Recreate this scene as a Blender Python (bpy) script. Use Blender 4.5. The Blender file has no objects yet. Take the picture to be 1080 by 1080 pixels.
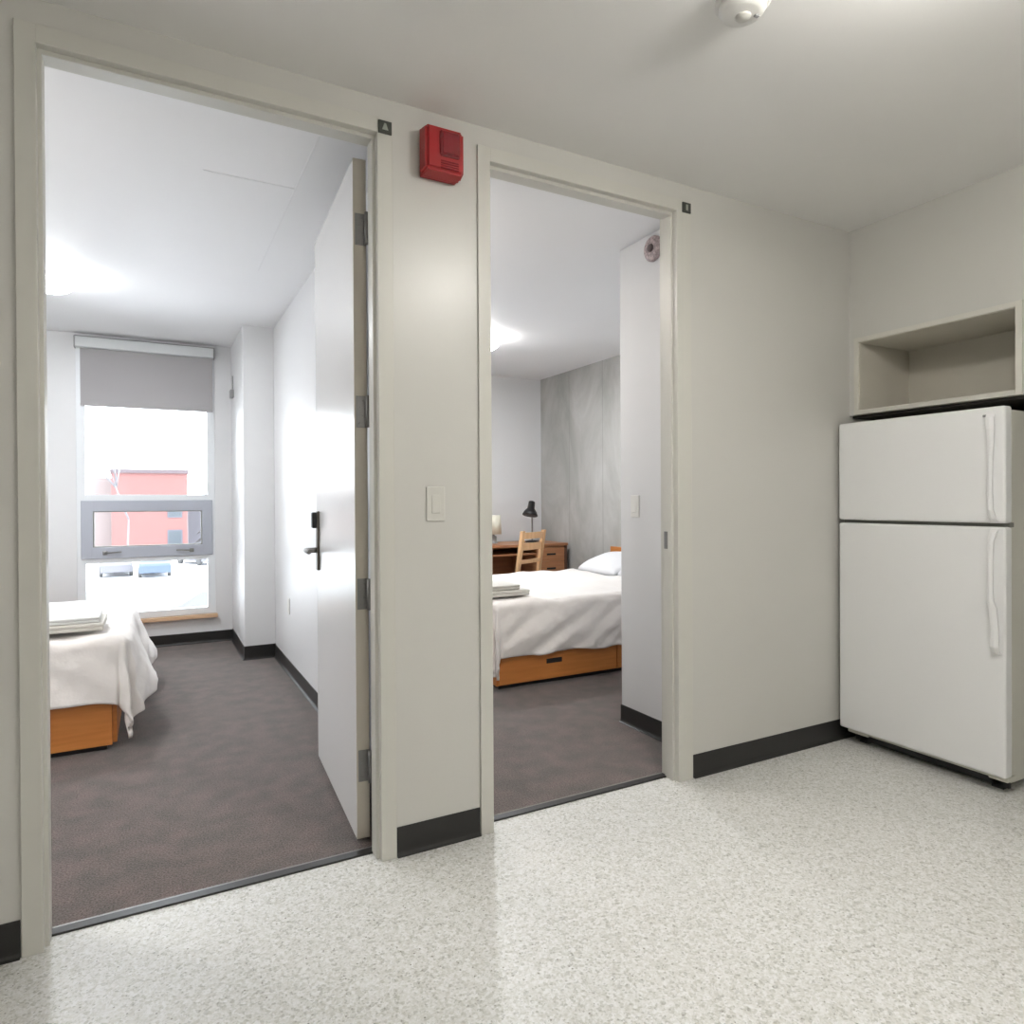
import bpy, bmesh, math, random
from mathutils import Vector, Matrix, noise
R = math.radians
S = bpy.context.scene
COL = S.collection
random.seed(7)

# ------------------------------------------------------------------ camera
F = 706.54; CY = 531.64; CAM_H = 1.25
yw, pt, rl = R(28.244), R(-0.29315), R(-0.31934)
fwd = Vector((math.sin(yw)*math.cos(pt), math.cos(yw)*math.cos(pt), math.sin(pt)))
rgt = Vector((math.cos(yw), -math.sin(yw), 0)); up = rgt.cross(fwd)
r2 = rgt*math.cos(rl) + up*math.sin(rl); u2 = -rgt*math.sin(rl) + up*math.cos(rl)
cd = bpy.data.cameras.new('camera'); cam = bpy.data.objects.new('camera', cd); COL.objects.link(cam)
m = Matrix.Identity(4)
for i, v in enumerate((r2, u2, -fwd)):
    for j in range(3): m[j][i] = v[j]
m[2][3] = CAM_H
cam.matrix_world = m
cd.sensor_fit = 'HORIZONTAL'; cd.sensor_width = 36; cd.lens = F/1080*36
cd.shift_y = (CY-540)/1080; cd.clip_start = .05; cd.clip_end = 400
S.camera = cam

# ------------------------------------------------------------------ world, exposure
S.view_settings.view_transform = 'Standard'; S.view_settings.look = 'None'
S.view_settings.gamma = 1; S.view_settings.use_curve_mapping = False
S.view_settings.exposure = 1.0
W = bpy.data.worlds.new('overcast_sky'); S.world = W; W.use_nodes = True
bg = W.node_tree.nodes['Background']; bg.inputs['Color'].default_value = (.90, .95, 1, 1)
bg.inputs['Strength'].default_value = 4.6
HALL_LAMP = 42.0; ROOM_LAMP = 22.0

def portal(x, y, z, sx, sz):
    l = bpy.data.lights.new('window_portal', 'AREA'); l.shape = 'RECTANGLE'; l.size = sx; l.size_y = sz
    l.cycles.is_portal = True
    o = bpy.data.objects.new('window_portal', l); COL.objects.link(o); o.location = (x, y, z)
    o.rotation_euler = (R(-90), 0, 0)          # faces into the room (-Y)
portal(-.02, 6.66, 1.44, 1.04, 2.36)
portal(2.0, 6.81, 1.44, 1.04, 2.36)

# ------------------------------------------------------------------ materials
def mat(name, col, rough=.5, metal=0, spec=.5, bump=None, var=None, coat=0, sheen=0):
    """bump=(scale,strength,dist); var=(scale, amount)"""
    M = bpy.data.materials.new(name); M.use_nodes = True; nt = M.node_tree; N = nt.nodes; L = nt.links
    b = N['Principled BSDF']; b.inputs['Base Color'].default_value = (*col, 1)
    b.inputs['Roughness'].default_value = rough; b.inputs['Metallic'].default_value = metal
    b.inputs['Specular IOR Level'].default_value = spec; b.inputs['Coat Weight'].default_value = coat
    b.inputs['Sheen Weight'].default_value = sheen
    tc = N.new('ShaderNodeTexCoord')
    if var:
        n = N.new('ShaderNodeTexNoise'); n.inputs['Scale'].default_value = var[0]; n.inputs['Detail'].default_value = 5
        L.new(tc.outputs['Object'], n.inputs['Vector'])
        r = N.new('ShaderNodeValToRGB'); a = var[1]
        r.color_ramp.elements[0].color = (*[c*(1-a) for c in col], 1); r.color_ramp.elements[1].color = (*[min(1, c*(1+a)) for c in col], 1)
        r.color_ramp.elements[0].position = .3; r.color_ramp.elements[1].position = .7
        L.new(n.outputs['Fac'], r.inputs['Fac']); L.new(r.outputs['Color'], b.inputs['Base Color'])
    if bump:
        n = N.new('ShaderNodeTexNoise'); n.inputs['Scale'].default_value = bump[0]; n.inputs['Detail'].default_value = 3
        L.new(tc.outputs['Object'], n.inputs['Vector'])
        bp = N.new('ShaderNodeBump'); bp.inputs['Strength'].default_value = bump[1]; bp.inputs['Distance'].default_value = bump[2]
        L.new(n.outputs['Fac'], bp.inputs['Height']); L.new(bp.outputs['Normal'], b.inputs['Normal'])
    return M

PAINT = mat('hall_wall_paint', (.62, .61, .575), .34, bump=(60, .08, .002), var=(1.2, .012))
RPAINT = mat('bedroom_wall_paint', (.75, .75, .755), .38, bump=(60, .05, .002), var=(1.0, .01))
CEIL = mat('ceiling_paint', (.84, .83, .81), .7, bump=(25, .1, .003), var=(.9, .03))
RCEIL = mat('bedroom_ceiling_paint', (.87, .87, .88), .6, bump=(25, .06, .003), var=(.9, .015))
FRAMEP = mat('door_frame_enamel', (.63, .62, .57), .38, bump=(40, .03, .001))
DOORP = mat('door_paint', (.80, .80, .80), .24, bump=(50, .03, .001))
DOOREDGE = mat('door_edge_paint', (.62, .57, .49), .5)
RUBBER = mat('black_vinyl_base', (.019, .018, .017), .36, bump=(80, .05, .001))
STEEL = mat('brushed_steel', (.27, .265, .26), .40, .85, bump=(120, .05, .001))
DSTEEL = mat('dark_bronze_metal', (.16, .145, .125), .35, .85)
BLACKP = mat('black_plastic', (.012, .012, .013), .4)
DARKPL = mat('dark_plate', (.055, .06, .05), .45)
PALEMARK = mat('plate_mark', (.33, .35, .30), .5)
RED = mat('red_plastic', (.36, .012, .014), .32)
REDL = mat('red_lens_plastic', (.20, .006, .012), .18, coat=.5)
WPLASTIC = mat('white_plastic', (.78, .77, .74), .4)
GPLASTIC = mat('grey_plastic', (.33, .33, .33), .45)
SWITCHP = mat('switch_plate_plastic', (.63, .62, .575), .35)
PINK = mat('pinkish_grille_plastic', (.42, .34, .34), .45, var=(70, .5))
PINKD = mat('dark_grille_centre', (.10, .07, .07), .4)
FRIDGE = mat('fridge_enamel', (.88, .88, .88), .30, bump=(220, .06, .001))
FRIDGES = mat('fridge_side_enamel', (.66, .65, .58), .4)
GASKET = mat('gasket_rubber', (.22, .22, .20), .6)
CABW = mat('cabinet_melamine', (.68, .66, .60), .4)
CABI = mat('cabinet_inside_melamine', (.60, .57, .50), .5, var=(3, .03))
ALCSHADE = mat('alcove_painted_shade', (.04, .037, .03), .7)  # shade under the bulkhead, put into a near-black colour
WFRAME = mat('window_frame_paint', (.80, .82, .84), .35)
WGREY = mat('window_sash_grey', (.44, .46, .52), .4, .2)
BLINDF = mat('grey_blind_fabric', (.42, .405, .41), .85, bump=(300, .1, .001))
CASS = mat('blind_cassette_white', (.66, .68, .68), .4)
LINEN = mat('white_duvet_cotton', (.89, .845, .81), .9, sheen=.15, bump=(14, .35, .02))
PILLOWM = mat('white_pillow_cotton', (.84, .84, .86), .9, bump=(10, .3, .02))
TOWELM = mat('towel_terry', (.67, .645, .59), .95, sheen=.3, bump=(260, .5, .003))
TOWELW = mat('white_towel_terry', (.84, .84, .82), .95, sheen=.3, bump=(260, .5, .003))
MATT = mat('mattress_ticking', (.75, .73, .70), .9)
SHADE = mat('cream_lampshade_fabric', (.75, .72, .60), .8)
SNOW = mat('snow', (.88, .89, .92), .9, var=(.15, .05))
CARB = mat('car_paint_blue', (.055, .080, .12), .4)
CARW = mat('car_paint_white', (.10, .10, .115), .4)
CARG = mat('car_window_dark', (.045, .055, .065), .3)
TIRE = mat('tyre_rubber', (.06, .06, .06), .8)
TREEB = mat('snowy_bark', (.15, .15, .16), .9)
TREEF = mat('snowy_conifer', (.14, .15, .155), .9, var=(3, .3))

def wood(name, c1, c2, rough=.42, scale=(1, 1, 1), sc=3):
    M = bpy.data.materials.new(name); M.use_nodes = True; nt = M.node_tree; N = nt.nodes; L = nt.links
    b = N['Principled BSDF']; b.inputs['Roughness'].default_value = rough
    tc = N.new('ShaderNodeTexCoord'); mp = N.new('ShaderNodeMapping'); mp.inputs['Scale'].default_value = scale
    L.new(tc.outputs['Object'], mp.inputs['Vector'])
    n = N.new('ShaderNodeTexNoise'); n.inputs['Scale'].default_value = sc; n.inputs['Detail'].default_value = 8; n.inputs['Distortion'].default_value = .4
    L.new(mp.outputs['Vector'], n.inputs['Vector'])
    r = N.new('ShaderNodeValToRGB'); r.color_ramp.elements[0].position = .3; r.color_ramp.elements[1].position = .7
    r.color_ramp.elements[0].color = (*c1, 1); r.color_ramp.elements[1].color = (*c2, 1)
    L.new(n.outputs['Fac'], r.inputs['Fac']); L.new(r.outputs['Color'], b.inputs['Base Color'])
    return M
BEDWX = wood('orange_birch_veneer', (.58, .205, .048), (.68, .26, .065), scale=(1, 1, 14))
BEDWY = wood('orange_birch_veneer_end', (.58, .205, .048), (.68, .26, .065), scale=(1, 1, 14))
DESKW = wood('desk_veneer', (.36, .155, .07), (.46, .215, .10), scale=(1, 1, 14))
DESKSHADE = wood('desk_painted_shade', (.10, .05, .035), (.14, .07, .045), scale=(1, 1, 14))  # shadow on the desk side, put into the veneer colour
CHAIRW = wood('pale_beech', (.66, .40, .20), (.78, .50, .28), scale=(8, 8, 1))
SILLW = wood('pale_sill_wood', (.62, .40, .24), (.74, .50, .32), scale=(1, 12, 12))

def glass_mat():
    M = bpy.data.materials.new('window_glass'); M.use_nodes = True; nt = M.node_tree; N = nt.nodes; L = nt.links
    N.remove(N['Principled BSDF']); t = N.new('ShaderNodeBsdfTransparent'); t.inputs['Color'].default_value = (.97, .98, .98, 1)
    g = N.new('ShaderNodeBsdfGlossy'); g.inputs['Roughness'].default_value = .02
    fr = N.new('ShaderNodeFresnel'); fr.inputs['IOR'].default_value = 1.45
    mx = N.new('ShaderNodeMixShader'); L.new(fr.outputs['Fac'], mx.inputs['Fac']); L.new(t.outputs[0], mx.inputs[1]); L.new(g.outputs[0], mx.inputs[2])
    L.new(mx.outputs[0], N['Material Output'].inputs['Surface']); return M
GLASS = glass_mat()

def emis(name, col, s):
    M = bpy.data.materials.new(name); M.use_nodes = True; b = M.node_tree.nodes['Principled BSDF']
    b.inputs['Base Color'].default_value = (.9, .9, .9, 1); b.inputs['Emission Color'].default_value = (*col, 1)
    b.inputs['Emission Strength'].default_value = s; return M
HALLE = emis('hall_lamp_glow', (1, .975, .925), HALL_LAMP)
HALLFILL = emis('hall_fill_glow', (1, .975, .925), HALL_LAMP*.7)  # for the added fill lamp behind the camera
ENTRYFILL2 = emis('right_entry_fill_glow', (1, .95, .88), 7)  # for the added, hidden lamp of the right bedroom
ENTRYFILL = emis('entry_fill_glow', (1, .95, .88), 14)  # for the added, hidden lamp of the left bedroom
ROOME2 = emis('right_bedroom_lamp_glow', (1, .98, .95), 22)
ROOME = emis('bedroom_lamp_glow', (.95, .98, 1), ROOM_LAMP)

def floor_mat():
    M = bpy.data.materials.new('speckled_vinyl'); M.use_nodes = True; nt = M.node_tree; N = nt.nodes; L = nt.links
    b = N['Principled BSDF']; b.inputs['Roughness'].default_value = .38; b.inputs['Specular IOR Level'].default_value = .45
    tc = N.new('ShaderNodeTexCoord')
    def chips(scale, stops):
        v = N.new('ShaderNodeTexVoronoi'); v.inputs['Scale'].default_value = scale; L.new(tc.outputs['Object'], v.inputs['Vector'])
        s = N.new('ShaderNodeSeparateColor'); L.new(v.outputs['Color'], s.inputs[0])
        r = N.new('ShaderNodeValToRGB'); r.color_ramp.interpolation = 'CONSTANT'
        els = r.color_ramp.elements
        while len(els) < len(stops): els.new(.5)
        for e, (p, c) in zip(els, stops): e.position = p; e.color = (*c, 1)
        L.new(s.outputs[0], r.inputs['Fac']); return r.outputs['Color'], s.outputs[1]
    base = (.70, .70, .67)
    a, _ = chips(100, [(0, (.80, .80, .79)), (.3, base), (.62, (.62, .615, .57)), (.84, (.50, .50, .45)), (.95, (.38, .38, .34))])
    c, f = chips(200, [(0, (.82, .82, .81)), (.35, (.70, .69, .66)), (.75, (.55, .545, .50)), (.93, (.33, .325, .29))])
    mx = N.new('ShaderNodeMix'); mx.data_type = 'RGBA'; mx.inputs[0].default_value = .5
    L.new(a, mx.inputs[6]); L.new(c, mx.inputs[7])
    # sparse dark chips
    v = N.new('ShaderNodeTexVoronoi'); v.inputs['Scale'].default_value = 42; L.new(tc.outputs['Object'], v.inputs['Vector'])
    lt = N.new('ShaderNodeMath'); lt.operation = 'LESS_THAN'; lt.inputs[1].default_value = .11; L.new(v.outputs['Distance'], lt.inputs[0])
    s2 = N.new('ShaderNodeSeparateColor'); L.new(v.outputs['Color'], s2.inputs[0])
    lt2 = N.new('ShaderNodeMath'); lt2.operation = 'LESS_THAN'; lt2.inputs[1].default_value = .45; L.new(s2.outputs[0], lt2.inputs[0])
    ml = N.new('ShaderNodeMath'); ml.operation = 'MULTIPLY'; L.new(lt.outputs[0], ml.inputs[0]); L.new(lt2.outputs[0], ml.inputs[1])
    m2 = N.new('ShaderNodeMix'); m2.data_type = 'RGBA'; L.new(ml.outputs[0], m2.inputs[0]); L.new(mx.outputs[2], m2.inputs[6]); m2.inputs[7].default_value = (.25, .24, .21, 1)
    L.new(m2.outputs[2], b.inputs['Base Color']); return M
VINYL = floor_mat()

def carpet_mat():
    M = bpy.data.materials.new('taupe_carpet'); M.use_nodes = True; nt = M.node_tree; N = nt.nodes; L = nt.links
    b = N['Principled BSDF']; b.inputs['Roughness'].default_value = 1; b.inputs['Specular IOR Level'].default_value = .15
    b.inputs['Sheen Weight'].default_value = .25; b.inputs['Sheen Roughness'].default_value = .5
    tc = N.new('ShaderNodeTexCoord')
    n = N.new('ShaderNodeTexNoise'); n.inputs['Scale'].default_value = 170; n.inputs['Detail'].default_value = 4; L.new(tc.outputs['Object'], n.inputs['Vector'])
    n2 = N.new('ShaderNodeTexNoise'); n2.inputs['Scale'].default_value = 9; n2.inputs['Detail'].default_value = 6; L.new(tc.outputs['Object'], n2.inputs['Vector'])
    r = N.new('ShaderNodeValToRGB'); r.color_ramp.elements[0].position = .32; r.color_ramp.elements[1].position = .68
    r.color_ramp.elements[0].color = (.064, .051, .048, 1); r.color_ramp.elements[1].color = (.215, .185, .170, 1)
    L.new(n.outputs['Fac'], r.inputs['Fac'])
    r2_ = N.new('ShaderNodeValToRGB'); r2_.color_ramp.elements[0].color = (.80, .82, .80, 1); r2_.color_ramp.elements[1].color = (1.15, 1.05, 1.05, 1)
    r2_.color_ramp.elements[0].position = .35; r2_.color_ramp.elements[1].position = .65
    L.new(n2.outputs['Fac'], r2_.inputs['Fac'])
    mx = N.new('ShaderNodeMix'); mx.data_type = 'RGBA'; mx.blend_type = 'MULTIPLY'; mx.inputs[0].default_value = 1
    L.new(r.outputs['Color'], mx.inputs[6]); L.new(r2_.outputs['Color'], mx.inputs[7]); L.new(mx.outputs[2], b.inputs['Base Color'])
    bp = N.new('ShaderNodeBump'); bp.inputs['Strength'].default_value = .6; bp.inputs['Distance'].default_value = .004
    L.new(n.outputs['Fac'], bp.inputs['Height']); L.new(bp.outputs['Normal'], b.inputs['Normal']); return M
CARPET = carpet_mat()

def concrete_mat():
    M = bpy.data.materials.new('board_formed_concrete'); M.use_nodes = True; nt = M.node_tree; N = nt.nodes; L = nt.links
    b = N['Principled BSDF']; b.inputs['Roughness'].default_value = .75
    tc = N.new('ShaderNodeTexCoord'); mp = N.new('ShaderNodeMapping'); mp.inputs['Scale'].default_value = (1, 1, .55); L.new(tc.outputs['Object'], mp.inputs['Vector'])
    n = N.new('ShaderNodeTexNoise'); n.inputs['Scale'].default_value = 1.9; n.inputs['Detail'].default_value = 8; n.inputs['Roughness'].default_value = .62; n.inputs['Distortion'].default_value = .7
    L.new(mp.outputs['Vector'], n.inputs['Vector'])
    r = N.new('ShaderNodeValToRGB'); r.color_ramp.elements[0].position = .28; r.color_ramp.elements[1].position = .72
    r.color_ramp.elements[0].color = (.33, .325, .30, 1); r.color_ramp.elements[1].color = (.60, .595, .575, 1); L.new(n.outputs['Fac'], r.inputs['Fac'])
    # formwork joints every .62 m along Y, faint
    sp = N.new('ShaderNodeSeparateXYZ'); L.new(tc.outputs['Object'], sp.inputs[0])
    md = N.new('ShaderNodeMath'); md.operation = 'PINGPONG'; md.inputs[1].default_value = .305; L.new(sp.outputs['Y'], md.inputs[0])
    lt = N.new('ShaderNodeMath'); lt.operation = 'LESS_THAN'; lt.inputs[1].default_value = .008; L.new(md.outputs[0], lt.inputs[0])
    ml = N.new('ShaderNodeMath'); ml.operation = 'MULTIPLY'; ml.inputs[1].default_value = .35; L.new(lt.outputs[0], ml.inputs[0])
    m2 = N.new('ShaderNodeMix'); m2.data_type = 'RGBA'; L.new(ml.outputs[0], m2.inputs[0]); L.new(r.outputs['Color'], m2.inputs[6]); m2.inputs[7].default_value = (.26, .25, .23, 1)
    L.new(m2.outputs[2], b.inputs['Base Color'])
    bp = N.new('ShaderNodeBump'); bp.inputs['Strength'].default_value = .2; bp.inputs['Distance'].default_value = .01; L.new(n.outputs['Fac'], bp.inputs['Height']); L.new(bp.outputs['Normal'], b.inputs['Normal'])
    return M
CONC = concrete_mat()

def brick_mat():
    M = bpy.data.materials.new('red_brick'); M.use_nodes = True; nt = M.node_tree; N = nt.nodes; L = nt.links
    b = N['Principled BSDF']; b.inputs['Roughness'].default_value = .9
    tc = N.new('ShaderNodeTexCoord'); mp = N.new('ShaderNodeMapping'); mp.inputs['Rotation'].default_value = (R(90), 0, 0); L.new(tc.outputs['Object'], mp.inputs['Vector'])
    t = N.new('ShaderNodeTexBrick'); t.inputs['Scale'].default_value = 2; L.new(mp.outputs['Vector'], t.inputs['Vector'])
    t.inputs['Color1'].default_value = (.185, .082, .077, 1); t.inputs['Color2'].default_value = (.195, .088, .082, 1); t.inputs['Mortar'].default_value = (.16, .075, .070, 1)
    L.new(t.outputs['Color'], b.inputs['Base Color']); return M
BRICK = brick_mat()

# ------------------------------------------------------------------ helpers
def link(name, bm, m, parent=None, smooth=False, loc=None, mats=None):
    bmesh.ops.recalc_face_normals(bm, faces=bm.faces[:])
    me = bpy.data.meshes.new(name); bm.to_mesh(me); bm.free()
    for mm in (mats or [m]): me.materials.append(mm)
    if smooth:
        for p in me.polygons: p.use_smooth = True
    o = bpy.data.objects.new(name, me); COL.objects.link(o)
    if parent: o.parent = parent
    if loc: o.location = loc
    return o
def box(bm, x0, x1, y0, y1, z0, z1, bev=0, seg=2, mi=0):
    t = bmesh.new(); r = bmesh.ops.create_cube(t, size=1)
    for v in t.verts:
        v.co = Vector(((x0+x1)/2+v.co.x*(x1-x0), (y0+y1)/2+v.co.y*(y1-y0), (z0+z1)/2+v.co.z*(z1-z0)))
    if bev: bmesh.ops.bevel(t, geom=t.edges[:], offset=bev, segments=seg, affect='EDGES', profile=.5)
    merge(bm, t, mi=mi); return bm
def merge(bm, t, M=None, mi=0):
    vm = {}
    for v in t.verts: vm[v] = bm.verts.new(M @ v.co if M else v.co)
    for f in t.faces:
        try:
            g = bm.faces.new([vm[v] for v in f.verts]); g.material_index = mi; g.smooth = f.smooth
        except ValueError: pass
    t.free()
def tube(bm, pts, r, n=12, caps=True):
    pts = [Vector(p) for p in pts]; rings = []
    for i, p in enumerate(pts):
        d = (pts[min(i+1, len(pts)-1)]-pts[max(i-1, 0)]).normalized()
        a = d.cross(Vector((0, 0, 1)));  a = a if a.length > .1 else d.cross(Vector((1, 0, 0)))
        a.normalize(); b = d.cross(a).normalized()
        rr = r[i] if isinstance(r, (list, tuple)) else r
        rings.append([bm.verts.new(p+a*math.cos(2*math.pi*k/n)*rr+b*math.sin(2*math.pi*k/n)*rr) for k in range(n)])
    for A, B in zip(rings, rings[1:]):
        for k in range(n): bm.faces.new((A[k], A[(k+1) % n], B[(k+1) % n], B[k])).smooth = True
    if caps: bm.faces.new(rings[0]); bm.faces.new(rings[-1])
    return bm
def lathe(bm, prof, c=(0, 0, 0), n=32, M=None):
    """prof: (radius, height) from one end to the other; M maps local to world"""
    c = Vector(c); rings = []
    for r, z in prof:
        ring = []
        for k in range(n):
            p = Vector((max(r, 1e-4)*math.cos(2*math.pi*k/n), max(r, 1e-4)*math.sin(2*math.pi*k/n), z))
            ring.append(bm.verts.new((M @ p if M else p)+c))
        rings.append(ring)
    for A, B in zip(rings, rings[1:]):
        for k in range(n): bm.faces.new((A[k], A[(k+1) % n], B[(k+1) % n], B[k])).smooth = True
    bm.faces.new(rings[0]); bm.faces.new(rings[-1]); return bm
def empty(name, loc=(0, 0, 0), rz=0):
    o = bpy.data.objects.new(name, None); COL.objects.link(o); o.location = loc; o.rotation_euler = (0, 0, rz); o.empty_display_size = .1; return o
def tag(o, label, cat, group=None):
    o['label'] = label; o['category'] = cat
    if group: o['group'] = group
    return o
def struct(name, bm, m, **k):
    o = link(name, bm, m, **k); o['kind'] = 'structure'; return o
def B(): return bmesh.new()

# ------------------------------------------------------------------ dimensions
D = 2.265; DT = .10; H = 2.65
A0, A1 = -.275, .692                # first opening
C0, C1 = 1.127, 2.042               # second opening
OH = 2.524                          # opening head
R1X0, R1X1, R1Y1 = -2.1, .87, 6.55
R2X0, R2X1, R2Y1 = 1.0, 3.985, 6.70
XW = 3.235; HX0, HY0 = -1.9, -2.2
TH = 2.335                          # carpet starts

# ------------------------------------------------------------------ shell
bm = B(); box(bm, HX0, 3.98, HY0, TH, -.1, 0); struct('floor', bm, VINYL)
bm = B(); box(bm, R1X0, 4.1, TH+.028, 6.8, -.1, 0); struct('floor_carpet', bm, CARPET)
bm = B(); box(bm, HX0-.1, 4.1, HY0, D+.06, H, H+.12); struct('ceiling', bm, CEIL)
bm = B(); box(bm, R1X0, .935, D+.06, R1Y1+.25, H, H+.12); c1 = struct('ceiling_bedroom_left', bm, RCEIL)
bm = B(); box(bm, .935, 4.1, D+.06, R2Y1+.25, H, H+.12); struct('ceiling_bedroom_right', bm, RCEIL)
# slab joint lines of the left bedroom ceiling (shallow raised filler beads)
bm = B(); box(bm, .572, .580, 2.62, 4.3, H-.0022, H+.001); box(bm, .20, .574, 3.10, 3.108, H-.0018, H+.001)
struct('trim_ceiling_joint', bm, mat('joint_filler', (.84, .84, .85), .7))
# door wall: hall half and bedroom half (different paint)
def doorwall(y0, y1, name, m):
    bm = B()
    box(bm, HX0-.1, A0-.017, y0, y1, 0, H); box(bm, A0-.017, A1+.017, y0, y1, OH+.017, H); box(bm, A1+.017, C0-.017, y0, y1, 0, H)
    box(bm, C0-.017, C1+.017, y0, y1, OH+.017, H); box(bm, C1+.017, 4.1, y0, y1, 0, H); return struct(name, bm, m)
doorwall(D, D+.06, 'wall_back', PAINT); doorwall(D+.06, D+DT, 'wall_bedroom_front', RPAINT)
bm = B(); box(bm, HX0-.1, HX0, HY0, D, 0, H); struct('wall_left', bm, PAINT)
bm = B(); box(bm, HX0-.1, 4.1, HY0-.1, HY0, 0, H); struct('wall_front', bm, PAINT)
# right wall: bulkhead over the alcove, cabinet opening cut through, alcove box
NZ0, NZ1, NY0, NY1 = 1.684, 2.085, 1.468, 2.237
bm = B()
box(bm, XW, 4.1, HY0, .75, 0, H)                       # solid wall nearer than the alcove
box(bm, XW, 4.1, .75, D, NZ1, H)
box(bm, XW, 4.1, NY1, D, NZ0, NZ1); box(bm, XW, 4.1, .75, NY0, NZ0, NZ1)
box(bm, 3.99, 4.1, .75, D, 0, NZ0)
struct('wall_right', bm, PAINT)
# bedroom walls
bm = B(); box(bm, R1X0-.1, R1X0, D+DT, R1Y1+.25, 0, H); struct('wall_bedroom_left', bm, RPAINT)
bm = B(); box(bm, R1X1, R2X0, D+DT, R2Y1, 0, H); struct('wall_partition', bm, RPAINT)
WX0, WX1, WZ0, WZ1 = -.548, .496, .262, 2.628
bm = B(); y0, y1 = R1Y1, R1Y1+.22
box(bm, R1X0, WX0, y0, y1, 0, H); box(bm, WX1, R1X1, y0, y1, 0, H); box(bm, WX0, WX1, y0, y1, 0, WZ0); box(bm, WX0, WX1, y0, y1, WZ1, H)
struct('wall_window', bm, RPAINT)
bm = B(); box(bm, .637, R1X1, 5.66, R1Y1, 0, H, .004); struct('wall_column', bm, RPAINT)
V0, V1 = 1.48, 2.52
bm = B(); y0, y1 = R2Y1, R2Y1+.22
box(bm, R2X0-.06, V0, y0, y1, 0, H); box(bm, V1, 4.1, y0, y1, 0, H); box(bm, V0, V1, y0, y1, 0, WZ0); box(bm, V0, V1, y0, y1, WZ1, H)
struct('wall_bedroom_back', bm, RPAINT)
bm = B(); box(bm, R2X1, R2X1+.12, 3.03, R2Y1, 0, H); struct('wall_concrete', bm, CONC)
bm = B(); box(bm, 2.322, 4.1, D+DT, 3.03, 0, H, .004); struct('wall_closet', bm, RPAINT)

# ------------------------------------------------------------------ baseboards (cove profile)
def cove(name, p, q, n, h=.103, m=RUBBER):
    """strip from p to q on the wall, n = direction off the wall"""
    p = Vector((*p, 0)); q = Vector((*q, 0)); n = Vector((*n, 0))
    prof = [(0, .0008), (.016, .0008), (.016, .003), (.010, .006), (.0055, .013), (.004, .022), (.004, h-.003), (.0025, h), (0, h)]
    bm = B(); ra = [bm.verts.new(p+n*a+Vector((0, 0, b))) for a, b in prof]; rb = [bm.verts.new(q+n*a+Vector((0, 0, b))) for a, b in prof]
    k = len(prof)
    for i in range(k): bm.faces.new((ra[i], ra[(i+1) % k], rb[(i+1) % k], rb[i]))
    bm.faces.new(ra); bm.faces.new(rb); return struct(name, bm, m)
cove('baseboard_back_left', (HX0, D), (-.328, D), (0, -1))
cove('baseboard_back_middle', (.749, D), (1.072, D), (0, -1))
cove('baseboard_back_right', (2.131, D), (3.98, D), (0, -1))
cove('baseboard_left', (HX0, HY0), (HX0, D), (1, 0))
cove('baseboard_alcove', (3.99, .75), (3.99, D), (-1, 0))
cove('baseboard_right', (XW, HY0), (XW, .75), (-1, 0))
cove('baseboard_window', (R1X0, R1Y1), (.637, R1Y1), (0, -1), .098)
cove('baseboard_column', (.633, 5.66), (R1X1, 5.66), (0, -1), .11)
cove('baseboard_column_side', (.637, 5.656), (.637, R1Y1), (-1, 0), .105)
cove('baseboard_partition', (R1X1, D+DT), (R1X1, 5.66), (-1, 0), .10)
cove('baseboard_closet', (2.322, D+DT), (2.322, 3.034), (-1, 0), .10)
cove('baseboard_closet_side', (2.318, 3.03), (R2X1, 3.03), (0, 1), .10)
cove('baseboard_concrete', (R2X1, 3.03), (R2X1, R2Y1), (-1, 0), .10)
cove('baseboard_bedroom_back', (R2X0, R2Y1), (R2X1, R2Y1), (0, -1), .10)

# ------------------------------------------------------------------ thresholds
for i, (a, b) in enumerate(((A0, A1), (C0, C1))):
    bm = B(); box(bm, a, b, TH-.008, TH+.028, -.02, .006, .002)
    t = struct('trim_%d' % (i+3), bm, RUBBER)
    bm = B(); box(bm, a, b, TH+.028, TH+.036, 0, .0055, .001); link('edge_strip', bm, STEEL if i == 0 else GASKET, t)

# ------------------------------------------------------------------ door frames (pressed steel, face + reveal + stop)
def door_frame(name, a, b, fl, fr):
    bm = B(); y0, y1 = D-.010, D+DT+.004; top = OH+.052; bv = .002; s0, s1 = D+.018, D+.072; st = .011; sh = .014
    # faces and reveals, one profile right through the wall, the stop standing in the middle of it
    box(bm, a-fl, a, y0, y1, 0, top, bv); box(bm, b, b+fr, y0, y1, 0, top, bv); box(bm, a-.001, b+.001, y0, y1, OH, top, bv)
    box(bm, a-.002, a+st, s0, s1, 0, OH-sh+.002, bv); box(bm, b-st, b+.002, s0, s1, 0, OH-sh+.002, bv); box(bm, a, b, s0, s1, OH-sh, OH+.002, bv)
    return struct(name, bm, FRAMEP)
f1 = door_frame('trim_1', A0, A1, .050, .055)
f2 = door_frame('trim_2', C0, C1, .052, .083)
bm = B(); box(bm, C1-.013, C1-.0105, D+.046, D+.068, 1.030, 1.108, .001); link('strike_plate', bm, STEEL, f2)
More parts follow.
